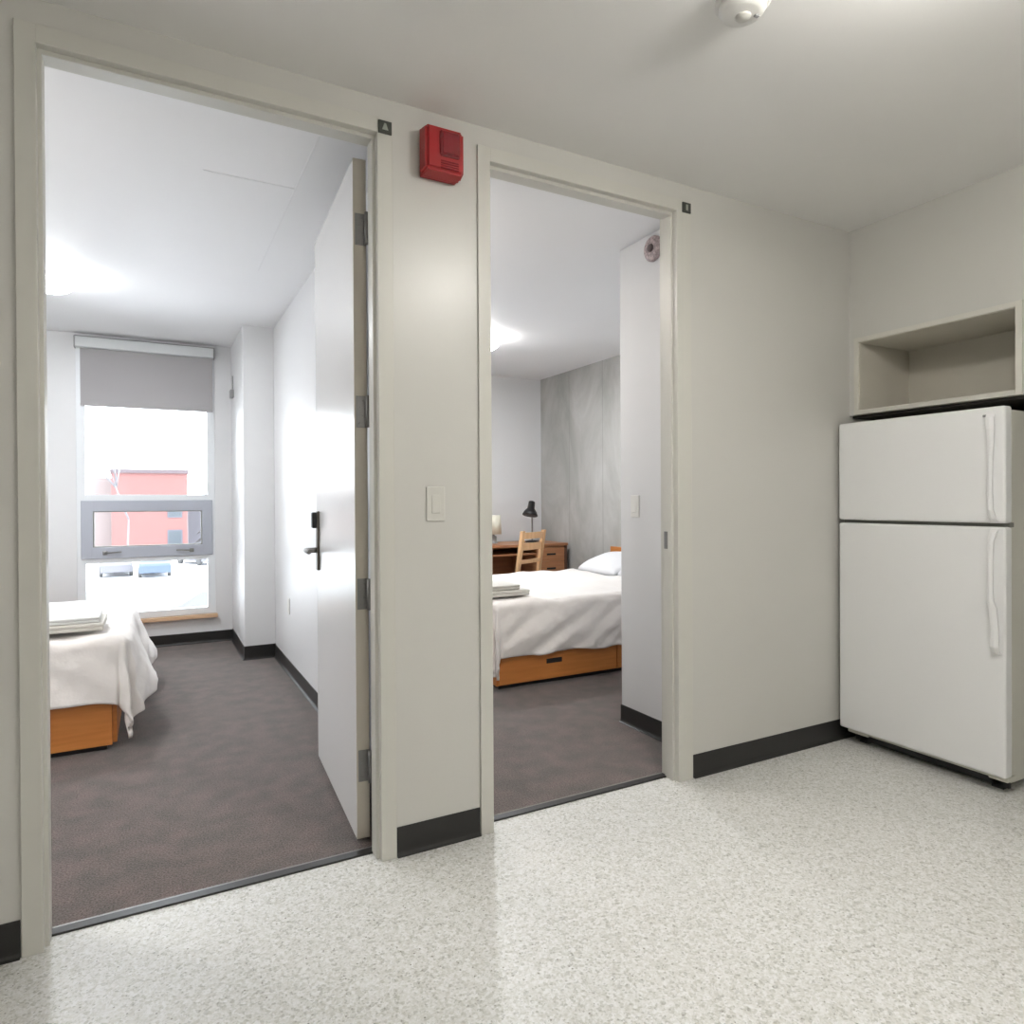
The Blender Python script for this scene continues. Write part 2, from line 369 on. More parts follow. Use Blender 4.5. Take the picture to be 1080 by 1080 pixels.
# ------------------------------------------------------------------ open door of the left bedroom
def make_door():
    W_, T_, Hd = .895, .048, 2.500
    t = empty('door_1', (A1+.010, D+.152, 0), R(90)-R(3.4)); t['kind'] = 'structure'
    # local: x along leaf away from hinge, y = thickness (y>0 -> left/-X side)
    bm = B(); box(bm, .0, W_, .004, .004+T_, .016, Hd, .0015); lf = link('door_leaf', bm, None, t, mats=[DOORP, DOOREDGE])
    for p in lf.data.polygons:
        if abs(p.normal.x) > .9: p.material_index = 1
    for z0, z1 in ((2.185, 2.300), (1.520, 1.635), (.855, .968), (.225, .340)):
        bm = B(); box(bm, -.0025, .0, .010, .045, z0, z1, .0006)
        for k in range(4):
            z = z0+.016+k*(z1-z0-.032)/3; yy = .020 if k % 2 else .034
            Mx = Matrix.Rotation(R(-90), 4, 'Y')
            lathe(bm, [(0, 0), (.0035, 0), (.003, .0015), (0, .0018)], (-.0025, yy, z), 10, Mx)
        h = link('hinge', bm, STEEL, t)
        bm = B(); tube(bm, [(-.022, .006, z0), (-.022, .006, z1)], .0085, 12)
        link('hinge_knuckle', bm, STEEL, h)
        bm = B(); box(bm, -.046, -.020, -.0005, .002, z0, z1, .0006); box(bm, -.020, 0, .006, .012, z0, z1, .0006); link('hinge_leaf', bm, STEEL, h)
    # lock set on the face seen from the hall: tall escutcheon, reader head, lever
    for side, y in ((1, .004+T_), (-1, .004)):
        x = W_-.068
        bm = B(); box(bm, x-.022, x+.022, min(y, y+side*.012), max(y, y+side*.012), .925, 1.205, .004)
        e = link('lock_plate', bm, DSTEEL, t)
        bm = B(); box(bm, x-.021, x+.021, min(y+side*.011, y+side*.034), max(y+side*.011, y+side*.034), 1.125, 1.20, .006); link('card_reader', bm, BLACKP, e)
        bm = B(); tube(bm, [(x, y+side*.012, 1.020), (x, y+side*.052, 1.020), (x-.006, y+side*.060, 1.020), (x-.05, y+side*.063, 1.020), (x-.118, y+side*.063, 1.018)], [.013, .012, .012, .0105, .009], 14)
        link('lever', bm, STEEL, e)
    bm = B(); box(bm, W_, W_+.0015, .015, .038, .93, 1.12, .0004); link('latch_plate', bm, STEEL, t)
    return t
make_door()

# ------------------------------------------------------------------ hall wall fittings
def plate(x0, x1, z0, z1, label, glyph):
    bm = B(); box(bm, x0, x1, D-.006-.010, D-.010, z0, z1, .002)
    o = link('number_plate', bm, DARKPL); tag(o, label, 'plate')
    bm = B(); cx, cz = (x0+x1)/2, (z0+z1)/2; y = D-.0172
    if glyph:
        k = [bm.verts.new((cx+a, yy, cz+b)) for yy in (y, D-.0155) for a, b in ((-.011, -.010), (.011, -.010), (.003, .013), (-.003, .013))]
        for f in ((0, 1, 2, 3), (4, 5, 6, 7), (0, 1, 5, 4), (1, 2, 6, 5), (2, 3, 7, 6), (3, 0, 4, 7)): bm.faces.new([k[i] for i in f])
    else: box(bm, cx-.006, cx+.006, y, D-.0155, cz-.013, cz+.013)
    link('plate_mark', bm, PALEMARK, o)
plate(.695, .743, 2.521, 2.566, 'small dark square plate on the frame corner beside the red alarm', True)
plate(2.072, 2.120, 2.521, 2.566, 'small dark square plate on the upper right frame corner of the right doorway', False)

def switch(name, c, n, label, w=.072, h=.125, m=SWITCHP):
    """wall switch at c, n = outward normal ('-y' or '-x')"""
    t = empty(name, c, 0 if n == '-y' else R(-90)); tag(t, label, 'switch')
    bm = B(); box(bm, -w/2, w/2, -.006, 0, -h/2, h/2, .003); link('switch_plate', bm, m, t)
    bm = B(); box(bm, -.017, .017, -.010, -.004, -.034, .034, .0025)
    for v in bm.verts:
        if v.co.y < -.006 and v.co.z > 0: v.co.y += .0035
    link('rocker', bm, m, t)
    return t
switch('light_switch', (.902, D, 1.24), '-y', 'beige rocker light switch on the hall wall between the two doorways')
switch('light_switch', (2.322, 2.90, 1.215), '-x', 'white rocker light switch on the closet wall inside the right bedroom', .070, .12, WPLASTIC)
t = empty('wall_outlet', (R1X1, 5.05, .495), R(-90)); tag(t, 'white wall outlet low on the right wall of the left bedroom', 'outlet')
bm = B(); box(bm, -.035, .035, -.006, 0, -.058, .058, .003); link('outlet_plate', bm, WPLASTIC, t)
bm = B()
for zc in (-.024, .024):
    box(bm, -.016, .016, -.008, -.005, zc-.014, zc+.014, .002)
link('socket', bm, WPLASTIC, t)
t = empty('sensor_box', (.637, 6.36, 2.20), R(-90)); tag(t, 'tiny grey sensor box on the column side near the bedroom window', 'sensor')
bm = B(); box(bm, -.045, .045, -.030, 0, -.035, .035, .005); link('sensor_body', bm, GPLASTIC, t)
bm = B(); tube(bm, [(0, -.006, .035), (0, -.006, .16)], .004, 8); link('conduit', bm, GPLASTIC, t)

# red fire alarm
def alarm():
    t = empty('fire_alarm', (.929, D, 2.485)); tag(t, 'red fire alarm horn strobe high on the wall between the doorways', 'alarm')
    bm = B(); box(bm, -.080, .056, -.022, 0, -.080, .077, .004); link('back_box', bm, RED, t)
    bm = B()
    # main cover: tapered rounded body
    tb = bmesh.new(); bmesh.ops.create_cube(tb, size=1)
    for v in tb.verts:
        fy = v.co.y < 0; k = .90 if fy else 1
        v.co = Vector((-.012+v.co.x*.158*k, -.050+v.co.y*.060, v.co.z*.170*k))
    bmesh.ops.bevel(tb, geom=tb.edges[:], offset=.010, segments=3, affect='EDGES'); merge(bm, tb)
    link('cover', bm, RED, t, smooth=False)
    bm = B(); tb = bmesh.new(); bmesh.ops.create_cube(tb, size=1)
    for v in tb.verts:
        k = .8 if v.co.y < 0 else 1
        v.co = Vector((.004+v.co.x*.082*k, -.084+v.co.y*.012, .018+v.co.z*.096*k))
    bmesh.ops.bevel(tb, geom=tb.edges[:], offset=.004, segments=2, affect='EDGES'); merge(bm, tb); link('strobe_lens', bm, REDL, t)
    bm = B()
    for k in range(4): box(bm, -.03, .038, -.0825, -.078, -.044-k*.008, -.040-k*.008, .001)
    link('sounder_grille', bm, REDL, t)
alarm()
# round alarm in the right bedroom, behind the frame
t = empty('alarm_sounder', (2.322, 2.735, 2.562), 0); tag(t, 'round pinkish grey alarm sounder high behind the right doorway frame', 'alarm')
MX = Matrix.Rotation(R(-90), 4, 'Y')
bm = B(); lathe(bm, [(0, 0), (.066, 0), (.066, .012), (.058, .022), (.044, .026), (0, .026)], n=36, M=MX); link('sounder_body', bm, PINK, t)
bm = B(); lathe(bm, [(0, .026), (.022, .026), (.018, .034), (0, .036)], n=24, M=MX); link('sounder_centre', bm, PINKD, t)

# smoke detector on the hall ceiling
t = empty('smoke_detector', (1.468, 1.35, H)); tag(t, 'white round smoke detector on the hall ceiling', 'smoke detector')
bm = B(); lathe(bm, [(0, 0), (.075, 0), (.075, -.012), (.070, -.016), (0, -.016)], n=40); link('mounting_base', bm, WPLASTIC, t)
bm = B(); lathe(bm, [(0, -.014), (.064, -.014), (.064, -.026), (.058, -.038), (.040, -.042), (0, -.042)], n=40); link('detector_body', bm, WPLASTIC, t)
bm = B(); lathe(bm, [(0, -.040), (.022, -.040), (.020, -.047), (0, -.049)], (.006, .004, 0), n=24); link('sensor_cap', bm, SWITCHP, t)
bm = B(); box(bm, .030, .044, -.020, -.010, -.045, -.041, .001); link('indicator', bm, GPLASTIC, t)

# ceiling lamps (flush domes), some of them unseen and added as fill
def dome_lamp(x, y, r, m, label, hang=.0, watts=0, tint=(1, .98, .95)):
    t = empty('ceiling_lamp', (x, y, H)); tag(t, label, 'ceiling lamp')
    bm = B(); lathe(bm, [(0, 0), (r*.9, 0), (r*.9, -.014-hang), (r*.86, -.020-hang), (0, -.020-hang)], n=40)
    if hang: bm.free(); bm = B(); lathe(bm, [(0, 0), (r*.5, 0), (r*.5, -.02), (r*.35, -.022), (r*.35, -.016-hang), (0, -.016-hang)], n=32)
    link('lamp_base', bm, WPLASTIC, t)
    prof = [(0, -.018-hang)]+[(r*.97*math.cos(a), -.018-hang-.072*math.sin(a)) for a in [k*math.pi/2/10 for k in range(11)]]
    bm = B(); lathe(bm, prof, n=40); link('lamp_diffuser', bm, m, t)
    if watts:                                   # the lamp's own downward light
        l = bpy.data.lights.new('lamp_light', 'AREA'); l.shape = 'DISK'; l.size = r*1.2; l.energy = watts; l.color = tint
        o = bpy.data.objects.new('lamp_light', l); COL.objects.link(o); o.parent = t; o.location = (0, 0, -.094-hang)
dome_lamp(1.55, .72, .17, HALLE, 'round ceiling lamp of the hall just above the view', .07)
dome_lamp(.4, -.9, .17, HALLFILL, 'added unseen fill lamp on the hall ceiling behind the viewpoint', .07)  # unseen, added to even out the hall light
dome_lamp(-1.0, 3.0, .15, ENTRYFILL, 'added unseen fill lamp near the entrance of the left bedroom', .12, 4.5)  # hidden behind the jamb, added to brighten the room's front
dome_lamp(1.20, 3.3, .15, ENTRYFILL2, 'added unseen fill lamp near the entrance of the right bedroom', .0, 4.2, (1, .93, .86))  # out of view, added to lift the closet wall and bed side
dome_lamp(-.53, 4.92, .13, ROOME, 'bright round ceiling lamp in the left bedroom', .03, 11, (.93, .97, 1))
dome_lamp(2.52, 5.15, .12, ROOME2, 'bright round ceiling lamp in the right bedroom', .03, 13, (.93, .97, 1))

# ------------------------------------------------------------------ cabinet over the refrigerator
t = empty('wall_cabinet', (XW, (NY0+NY1)/2, NZ0)); tag(t, 'open beige cabinet niche set in the wall above the refrigerator', 'cabinet')
def cb(name, x0, x1, y0, y1, z0, z1, m, bev=.001):
    bm = B(); box(bm, x0-XW, x1-XW, y0-(NY0+NY1)/2, y1-(NY0+NY1)/2, z0-NZ0, z1-NZ0, bev); return link(name, bm, m, t)
CX = 3.68; e = .0015
cb('side_panel', XW-.006, CX, NY1-.025, NY1-e, NZ0+e, NZ1-e, CABW); cb('side_panel', XW-.006, CX, NY0+e, NY0+.026, NZ0+e, NZ1-e, CABW)
cb('top_panel', XW-.006, CX, NY0+.026, NY1-.025, NZ1-.025, NZ1-e, CABW); cb('bottom_panel', XW-.006, CX, NY0+.026, NY1-.025, NZ0+e, NZ0+.025, CABW)
cb('back_panel', CX-.012, CX, NY0+.026, NY1-.025, NZ0+.025, NZ1-.025, CABW)
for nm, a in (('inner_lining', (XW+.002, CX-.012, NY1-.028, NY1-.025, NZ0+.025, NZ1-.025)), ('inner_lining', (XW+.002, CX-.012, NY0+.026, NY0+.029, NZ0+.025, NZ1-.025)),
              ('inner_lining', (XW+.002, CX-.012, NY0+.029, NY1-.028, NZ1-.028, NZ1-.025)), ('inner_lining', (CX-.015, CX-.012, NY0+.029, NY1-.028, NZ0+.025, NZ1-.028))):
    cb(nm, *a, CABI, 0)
bm = B(); box(bm, XW+.02, 3.985, .755, D-.005, NZ0-.012, NZ0-.0005); struct('trim_alcove_shade', bm, ALCSHADE)  # dark sheet standing in for the shadow under the cabinet

# ------------------------------------------------------------------ refrigerator
def fridge():
    X0, Y0, Y1 = 3.110, 1.476, 2.240
    t = empty('refrigerator', (X0, (Y0+Y1)/2, 0)); tag(t, 'white top freezer refrigerator standing in the alcove', 'refrigerator'); yc = (Y0+Y1)/2
    def P(name, x0, x1, y0, y1, z0, z1, m, bev=0, par=t, seg=3):
        bm = B(); box(bm, x0-X0, x1-X0, y0-yc, y1-yc, z0, z1, bev, seg); return link(name, bm, m, par)
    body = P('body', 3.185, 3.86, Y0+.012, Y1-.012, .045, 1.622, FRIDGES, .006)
    P('kick_grille', 3.20, 3.215, Y0+.03, Y1-.03, .012, .07, BLACKP, .002)
    P('gasket', 3.165, 3.186, Y0+.016, Y1-.016, .09, 1.61, GASKET)
    fz = P('freezer_door', X0, 3.166, Y0, Y1, 1.144, 1.634, FRIDGE, .010); fr = P('fridge_door', X0, 3.166, Y0, Y1, .080, 1.128, FRIDGE, .010)
    P('divider_strip', 3.150, 3.186, Y0+.004, Y1-.004, 1.127, 1.146, GASKET)
    for y in (Y0+.05, Y1-.10): P('foot', 3.20, 3.24, y, y+.05, 0, .05, BLACKP, .004)
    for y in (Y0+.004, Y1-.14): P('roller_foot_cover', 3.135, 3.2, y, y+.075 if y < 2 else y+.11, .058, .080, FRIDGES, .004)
    for y in (Y0+.05, Y1-.10): P('foot', 3.78, 3.82, y, y+.05, 0, .05, BLACKP, .004)
    # handles: bars bowed off the door, one end broad
    def handle(zs, ym, w, par, bulge):
        bm = B(); n = len(zs); rows = []
        for z, off, yy, hw in zs:
            rows.append([bm.verts.new(Vector((-off-.007, yy-hw-yc, z))), bm.verts.new(Vector((-off-.011, yy-yc, z))), bm.verts.new(Vector((-off-.007, yy+hw-yc, z))), bm.verts.new(Vector((-off+.006, yy+hw*.8-yc, z))), bm.verts.new(Vector((-off+.006, yy-hw*.8-yc, z)))])
        for a, b in zip(rows, rows[1:]):
            for k in range(5): bm.faces.new((a[k], a[(k+1) % 5], b[(k+1) % 5], b[k]))
        bm.faces.new(rows[0]); bm.faces.new(rows[-1]); return link('handle', bm, FRIDGE, par, smooth=False)
    handle([(1.603, -.004, 1.530, .016), (1.585, .012, 1.526, .016), (1.54, .030, 1.516, .015), (1.48, .034, 1.512, .012), (1.40, .036, 1.514, .010), (1.28, .036, 1.515, .010), (1.20, .033, 1.514, .011), (1.165, .018, 1.513, .014), (1.150, -.004, 1.513, .014)], 0, 0, fz, 0)
    handle([(1.120, -.004, 1.512, .014), (1.105, .018, 1.512, .014), (1.07, .033, 1.513, .011), (.98, .036, 1.514, .010), (.86, .036, 1.514, .010), (.82, .034, 1.514, .013), (.79, .034, 1.505, .015), (.70, .034, 1.498, .014), (.63, .030, 1.500, .015), (.605, .014, 1.503, .016), (.595, -.004, 1.504, .016)], 0, 0, fr, 0)
    bm = B(); box(bm, -.002, .001, 1.545-yc, 1.560-yc, 1.592, 1.602); link('badge', bm, GPLASTIC, fz)
    bm = B(); box(bm, 3.32-X0, 3.50-X0, Y0+.0105-yc, Y0+.012-yc, 1.56, 1.585); link('side_vent_slot', bm, GPLASTIC, body)
fridge()

# ------------------------------------------------------------------ windows
def window(name, x0, x1, yw, detailed=True):
    z0, z1 = WZ0, WZ1; y0, y1 = yw-.005, yw+.075
    bm = B()
    box(bm, x0, x0+.062, y0, y1, z0, z1, .004); box(bm, x1-.062, x1, y0, y1, z0, z1, .004)
    box(bm, x0+.06, x1-.06, y0+.001, y1, z0, z0+.055, .004); box(bm, x0+.06, x1-.06, y0+.001, y1, z1-.06, z1, .004)
    box(bm, x0+.06, x1-.06, y0+.001, y1, 1.262, 1.318, .004); box(bm, x0+.06, x1-.06, y0+.001, y1, .745, .795, .004)
    w = struct(name, bm, WFRAME)
    for za, zb in ((z0+.055, .745), (1.318, z1-.06)):
        bm = B(); box(bm, x0+.05, x1-.05, yw+.040, yw+.046, za-.005, zb+.005); link('glass_pane', bm, GLASS, w)
    a, b, c, d = x0+.030, x1-.022, .785, 1.270; ys0, ys1 = yw-.022, yw+.028
    bm = B(); box(bm, a, a+.085, ys0, ys1, c, d, .005); box(bm, b-.085, b, ys0, ys1, c, d, .005)
    box(bm, a+.08, b-.08, ys0+.0005, ys1, c, c+.095, .004); box(bm, a+.08, b-.08, ys0+.0005, ys1, d-.092, d, .004)
    s = link('sash', bm, WGREY, w)
    bm = B(); g = .004
    box(bm, a+.084, a+.094, ys0+.004, ys1, c+.09, d-.088); box(bm, b-.094, b-.084, ys0+.004, ys1, c+.09, d-.088)
    box(bm, a+.09, b-.09, ys0+.004, ys1, c+.092, c+.102); box(bm, a+.09, b-.09, ys0+.004, ys1, d-.098, d-.090)
    link('sash_gasket', bm, GASKET, s)
    bm = B(); box(bm, a+.08, b-.08, yw, yw+.006, c+.09, d-.088); link('sash_glass', bm, GLASS, s)
    for xc, dd in ((a+.17, 1), (b-.17, -1)):
        bm = B(); box(bm, xc-.018, xc+.018, ys0-.010, ys0+.001, c+.030, c+.062, .003)
        tube(bm, [(xc, ys0-.012, c+.046), (xc, ys0-.022, c+.046), (xc+dd*.12, ys0-.022, c+.052)], .006, 8)
        link('latch', bm, GASKET if dd < 0 else STEEL, s)
    bm = B(); box(bm, x0-.01, x1+.014, yw-.052, yw+.004, .226, .258, .004); link('sill', bm, SILLW, w)
    return w
window('window_1', WX0, WX1, R1Y1)
window('window_2', V0, V1, R2Y1)
def blind(x0, x1, yw, zb, label):
    t = empty('roller_blind', ((x0+x1)/2, yw-.03, 2.62)); tag(t, label, 'blind'); cx = (x0+x1)/2; w = (x1-x0)/2
    def P(name, a, b, ya, yb, za, zb_, m, bev=.002):
        bm = B(); box(bm, a-cx, b-cx, ya-(yw-.03), yb-(yw-.03), za-2.62, zb_-2.62, bev); return link(name, bm, m, t)
    P('cassette', x0+.003, x1-.003, yw-.085, yw-.006, 2.525, 2.608, CASS, .005)
    P('end_cap', x0-.004, x0+.004, yw-.088, yw-.006, 2.520, 2.612, GPLASTIC, .001); P('end_cap', x1-.004, x1+.004, yw-.088, yw-.006, 2.520, 2.612, GPLASTIC, .001)
    P('top_gap_strip', x0, x1, yw-.06, yw-.006, 2.608, 2.622, GPLASTIC, .001)
    P('fabric', x0+.035, x1-.010, yw-.0315, yw-.030, zb+.02, 2.53, BLINDF, 0)
    P('bottom_bar', x0+.035, x1-.010, yw-.037, yw-.026, zb, zb+.022, BLINDF, .003)
blind(-.548, .492, R1Y1, 2.050, 'grey roller blind a quarter lowered over the left bedroom window')

# ------------------------------------------------------------------ beds
def bed(org, U, V, L, Wd, label, drawers, wm, head=True):
    """org = foot corner on the exposed side; U along the bed to the head, V across"""
    M = Matrix(((U[0], V[0], 0), (U[1], V[1], 0), (0, 0, 1))).to_4x4()
    t = empty('bed', (org[0], org[1], 0)); tag(t, label, 'bed')
    def P(name, a0, a1, b0, b1, z0, z1, m, bev=.003, par=None, seg=2):
        tb = bmesh.new(); box(tb, a0, a1, b0, b1, z0, z1, bev, seg); bm = B(); merge(bm, tb, M); return link(name, bm, m, par or t)
    P('plinth', .03, L-.03, .045, Wd-.03, 0, .03, BLACKP, 0)
    P('bed_base', .0, L, .020, Wd, .028, .30, wm, .003)
    x = .012
    for k in range(drawers):
        w = (L-.05)/drawers if drawers > 1 else L-.05
        d = P('drawer', x, x+w-.008, .0, .0195, .036, .285, wm, .002)
        c = x+w*.44
        P('drawer_pull', c-.062, c+.062, -.0035, .0005, .140, .172, BLACKP, .0015, d)
        x += w
    P('mattress', .02, L-.03, .02, Wd-.02, .30, .515, MATT, .05, seg=4)
    if head: P('headboard', L-.028, L+.002, -.005, Wd+.03, 0, .80, wm, .004)
    return M
def duvet(org, M, L, Wd, top, ov_foot, ov_side, flare, seed, label, wrinkle=1.0, L1=.42, sag=0):
    bm = B(); na, nb = 150, 130
    a0, a1, b0, b1 = -ov_foot, L-L1, -ov_side, Wd-.03
    off = Vector((seed*7.1, seed*3.3, 0)); rr = .055; g = []
    for i in range(na+1):
        row = []
        for j in range(nb+1):
            a = a0+(a1-a0)*i/na; b = b0+(b1-b0)*j/nb
            ox, oy = max(0, -a), max(0, -b); Lh = math.hypot(ox, oy)
            pa, pb = max(a, 0), max(b, 0)
            q = Vector((a, b, 0))+off
            puff = .018*noise.noise(q*3.1)+.010*noise.noise(q*7+Vector((3, 1, 2)))
            z = top-sag*max(0, a)+puff+.02*min(1, pa/.4)*min(1, pb/.3)
            if Lh > 0:
                nx, ny = -ox/Lh, -oy/Lh; s = (pa if oy > 0 else 0) - (pb if ox > 0 else 0)
                ang = math.atan2(oy, ox)
                if Lh < rr*1.5708: out, dn = rr*math.sin(Lh/rr), rr*(1-math.cos(Lh/rr))
                else: out, dn = rr, rr+(Lh-rr*1.5708)
                k = min(1, dn/.35)
                both = math.sin(2*ang) if (ox > 0 and oy > 0) else 0
                sidew = math.sin(ang)**2
                fl = flare[0]*(1-sidew)+flare[1]*sidew
                waves = math.sin(s*7.2+seed*1.7+1.1*noise.noise(Vector((s*2, seed, 0)))*2)*.5+.5
                out += k*(fl*(.35+.65*waves)) + both*k*.035*math.sin(ang*8+seed)
                out += wrinkle*.016*k*noise.noise(Vector((s*6+dn*9*(1 if oy > ox else -1), dn*3, seed*5)))*2 + .006*noise.noise(q*14)
                out = max(out, .012)
                dn *= .985-.10*waves*k*(sidew if fl > .1 else 0)
                pa += nx*out; pb += ny*out; z -= dn
                z = max(z, .03)
            row.append(bm.verts.new(M @ Vector((pa, pb, z))))
        g.append(row)
    for i in range(na):
        for j in range(nb): bm.faces.new((g[i][j], g[i+1][j], g[i+1][j+1], g[i][j+1])).smooth = True
    o = link('duvet', bm, LINEN, loc=(org[0], org[1], 0)); tag(o, label, 'duvet')
    # make sure the cloth faces outward, then give it thickness
    if sum(p.normal.z*p.area for p in o.data.polygons) < 0: o.data.flip_normals()
    s = o.modifiers.new('thickness', 'SOLIDIFY'); s.thickness = .018; s.offset = -1
    for p in o.data.polygons: p.use_smooth = True
    return o
O1 = (-.165, 3.935); M1 = bed(O1, (0, 1), (-1, 0), 2.05, 1.40, 'orange birch platform bed in the left bedroom', 2, BEDWX, False)
O2 = (1.985, 3.905); M2 = bed(O2, (1, 0), (0, 1), 1.97, 1.36, 'orange birch platform bed with drawers in the right bedroom', 2, BEDWX)
duvet(O1, M1, 2.05, 1.40, .588, .37, .42, (.015, .13), 3, 'rumpled white duvet draped over the left bedroom bed', sag=.028)
duvet(O2, M2, 1.97, 1.36, .588, .37, .40, (.03, .018), 5, 'rumpled white duvet draped over the right bedroom bed', 1.6, L1=.50)

def pillow(c, L_, W_, T_, rz, label, tilt=0):
    bm = B(); n = 28; top = []; bot = []
    for s in (1, -1):
        g = []
        for i in range(n+1):
            row = []
            for j in range(n+1):
                u, v = i/n*2-1, j/n*2-1
                k = max(0, (1-abs(u)**2.6))*max(0, (1-abs(v)**2.6)); h = T_/2*k**.42
                pin = 1-.06*(abs(u*v))
                h += .008*noise.noise(Vector((u*2.5+s, v*2.5, c[0])))*k
                row.append(bm.verts.new(Vector((u*L_/2*(1-.07*(1-abs(v))**0*v*v*0)*pin, v*W_/2*pin, s*h))))
            g.append(row)
        for i in range(n):
            for j in range(n): bm.faces.new((g[i][j], g[i+1][j], g[i+1][j+1], g[i][j+1])).smooth = True
    bmesh.ops.remove_doubles(bm, verts=bm.verts[:], dist=.0008)
    o = link('pillow', bm, PILLOWM, smooth=True, loc=c); o.rotation_euler = (0, tilt, rz); tag(o, label, 'pillow'); return o
pillow((3.69, 4.30, .665), .46, .66, .19, 0, 'white pillow at the head of the right bedroom bed, nearer the doorway', R(-16))
pillow((3.69, 4.93, .665), .46, .60, .17, 0, 'white pillow at the head of the right bedroom bed, nearer the desk', R(-16))

def towel(loc, w, d, h, layers, m, rz, label):
    """folded towel: stacked layers joined by a rounded fold on the front edge"""
    bm = B(); t = h/layers; prof = []
    n = 8
    for k in range(layers):
        zc = t*(k+.5); rr = t*.46
        tb = bmesh.new(); box(tb, -w/2, w/2, -d/2+.004*k*(-1)**k, d/2, zc-rr, zc+rr, rr*.9, 4); merge(bm, tb)
        if k < layers-1 and k % 2 == 0:
            # front fold linking this layer with the next
            ring = []
            for x in (-w/2+.004, w/2-.004):
                ring.append([bm.verts.new(Vector((x, -d/2-.5*t*math.cos(a)+.012, t*(k+1)+t*.9*math.sin(a)))) for a in [math.pi/2*(i/n*2-1) for i in range(n+1)]])
            for i in range(n): bm.faces.new((ring[0][i], ring[0][i+1], ring[1][i+1], ring[1][i])).smooth = True
            bm.faces.new(ring[0]); bm.faces.new(ring[1])
    for v in bm.verts:
        v.co.z += .003*noise.noise(v.co*14+Vector(loc)); v.co.x += .003*noise.noise(v.co*11)
    o = link('towel', bm, m, loc=loc); o.rotation_euler = (0, 0, rz); tag(o, label, 'towel')
    for p in o.data.polygons: p.use_smooth = True
    return o
towel((-.45, 4.13, .606), .46, .33, .038, 2, TOWELM, 0, 'beige folded towel at the foot of the left bed, bottom of its stack')
towel((-.465, 4.135, .645), .45, .31, .030, 2, TOWELW, R(1), 'white folded towel at the foot of the left bed, top of its stack')
towel((2.10, 4.12, .604), .34, .30, .042, 2, TOWELM, 0, 'pale beige folded towel at the foot of the right bed, bottom of its stack')
towel((2.065, 4.13, .647), .28, .28, .034, 2, TOWELM, R(-1), 'small pale folded towel at the foot of the right bed, top of its stack')

# ------------------------------------------------------------------ desk, chair and lamps of the right bedroom
def desk():
    X0, X1, Y0, Y1, ZT = 2.55, 3.93, 6.06, 6.64, .795
    t = empty('desk', (X0, Y0, 0)); tag(t, 'brown wooden desk with drawer pedestal against the far wall', 'desk')
    def P(name, a, b, c, d, e_, f, m, bev=.003, par=t):
        bm = B(); box(bm, a-X0, b-X0, c-Y0, d-Y0, e_, f, bev); return link(name, bm, m, par)
    P('desk_top', X0, X1, Y0-.01, Y1, ZT-.028, ZT, DESKW)
    P('end_panel', X1-.035, X1-.001, Y0+.005, Y1, 0, ZT-.028, DESKSHADE); P('end_panel', X0+.001, X0+.03, Y0, Y1, 0, ZT-.028, DESKW)  # right end coloured dark in place of its shadow
    P('back_panel', X0+.03, X1-.36, Y1-.03, Y1-.012, .12, ZT-.028, DESKW)
    P('shelf_board', X0+.03, X1-.375, Y0+.02, Y1-.03, ZT-.115, ZT-.095, DESKW)
    P('pedestal', X1-.375, X1-.035, Y0+.018, Y1-.02, .02, ZT-.028, DESKW)
    z = ZT-.036
    for k, hgt in enumerate((.150, .150, .40)):
        d = P('drawer', X1-.370, X1-.040, Y0, Y0+.018, z-hgt, z-.006, DESKW)
        P('drawer_pull', X1-.260, X1-.150, Y0-.003, Y0+.002, z-hgt*.5-.014, z-hgt*.5+.006, BLACKP, .001, d)
        z -= hgt
desk()
def chair():
    t = empty('chair', (3.02, 5.68, 0), R(28)); tag(t, 'light wooden ladder-back chair standing at the desk', 'chair')
    # local: back at y=-.2 side facing camera, front towards +y
    w, d, sh = .185, .20, .45
    def bar(name, pts, a, b):
        bm = B(); pts = [Vector(p) for p in pts]; rows = []
        for p in pts: rows.append([bm.verts.new(p+Vector(q)) for q in ((-a, -b, 0), (a, -b, 0), (a, b, 0), (-a, b, 0))])
        for A, Bq in zip(rows, rows[1:]):
            for k in range(4): bm.faces.new((A[k], A[(k+1) % 4], Bq[(k+1) % 4], Bq[k]))
        bm.faces.new(rows[0]); bm.faces.new(rows[-1]); return link(name, bm, CHAIRW, t)
    for s in (-1, 1):
        bar('back_post', [(s*w, -d-.03, 0), (s*w, -d, .42), (s*w, -d-.02, .62), (s*w, -d-.075, .97)], .020, .016)
        bar('leg', [(s*(w+.01), d, 0), (s*(w+.01), d, sh-.02)], .018, .018)
        bm = B(); box(bm, s*w-.008, s*w+.008, -d, d, .20, .225, .002); link('stretcher', bm, CHAIRW, t)
    bm = B(); box(bm, -w-.03, w+.03, -d+.02, d+.03, sh-.02, sh+.005, .006); link('seat', bm, CHAIRW, t)
    bm = B(); box(bm, -w, w, d-.012, d+.012, sh-.07, sh-.02, .002); link('apron', bm, CHAIRW, t)
    for z0, z1, yy in ((.895, .955, -.066), (.790, .855, -.048), (.665, .70, -.028)):
        bm = B(); n = 8
        rows = []
        for k in range(n+1):
            x = -w+2*w*k/n; c = -.018*(1-(2*k/n-1)**2)
            rows.append([bm.verts.new(Vector((x, -d+yy+c-.008, z0))), bm.verts.new(Vector((x, -d+yy+c+.008, z0))), bm.verts.new(Vector((x, -d+yy+c+.005, z1))), bm.verts.new(Vector((x, -d+yy+c-.011, z1)))])
        for A, Bq in zip(rows, rows[1:]):
            for k in range(4): bm.faces.new((A[k], A[(k+1) % 4], Bq[(k+1) % 4], Bq[k]))
        bm.faces.new(rows[0]); bm.faces.new(rows[-1]); link('back_slat', bm, CHAIRW, t)
chair()
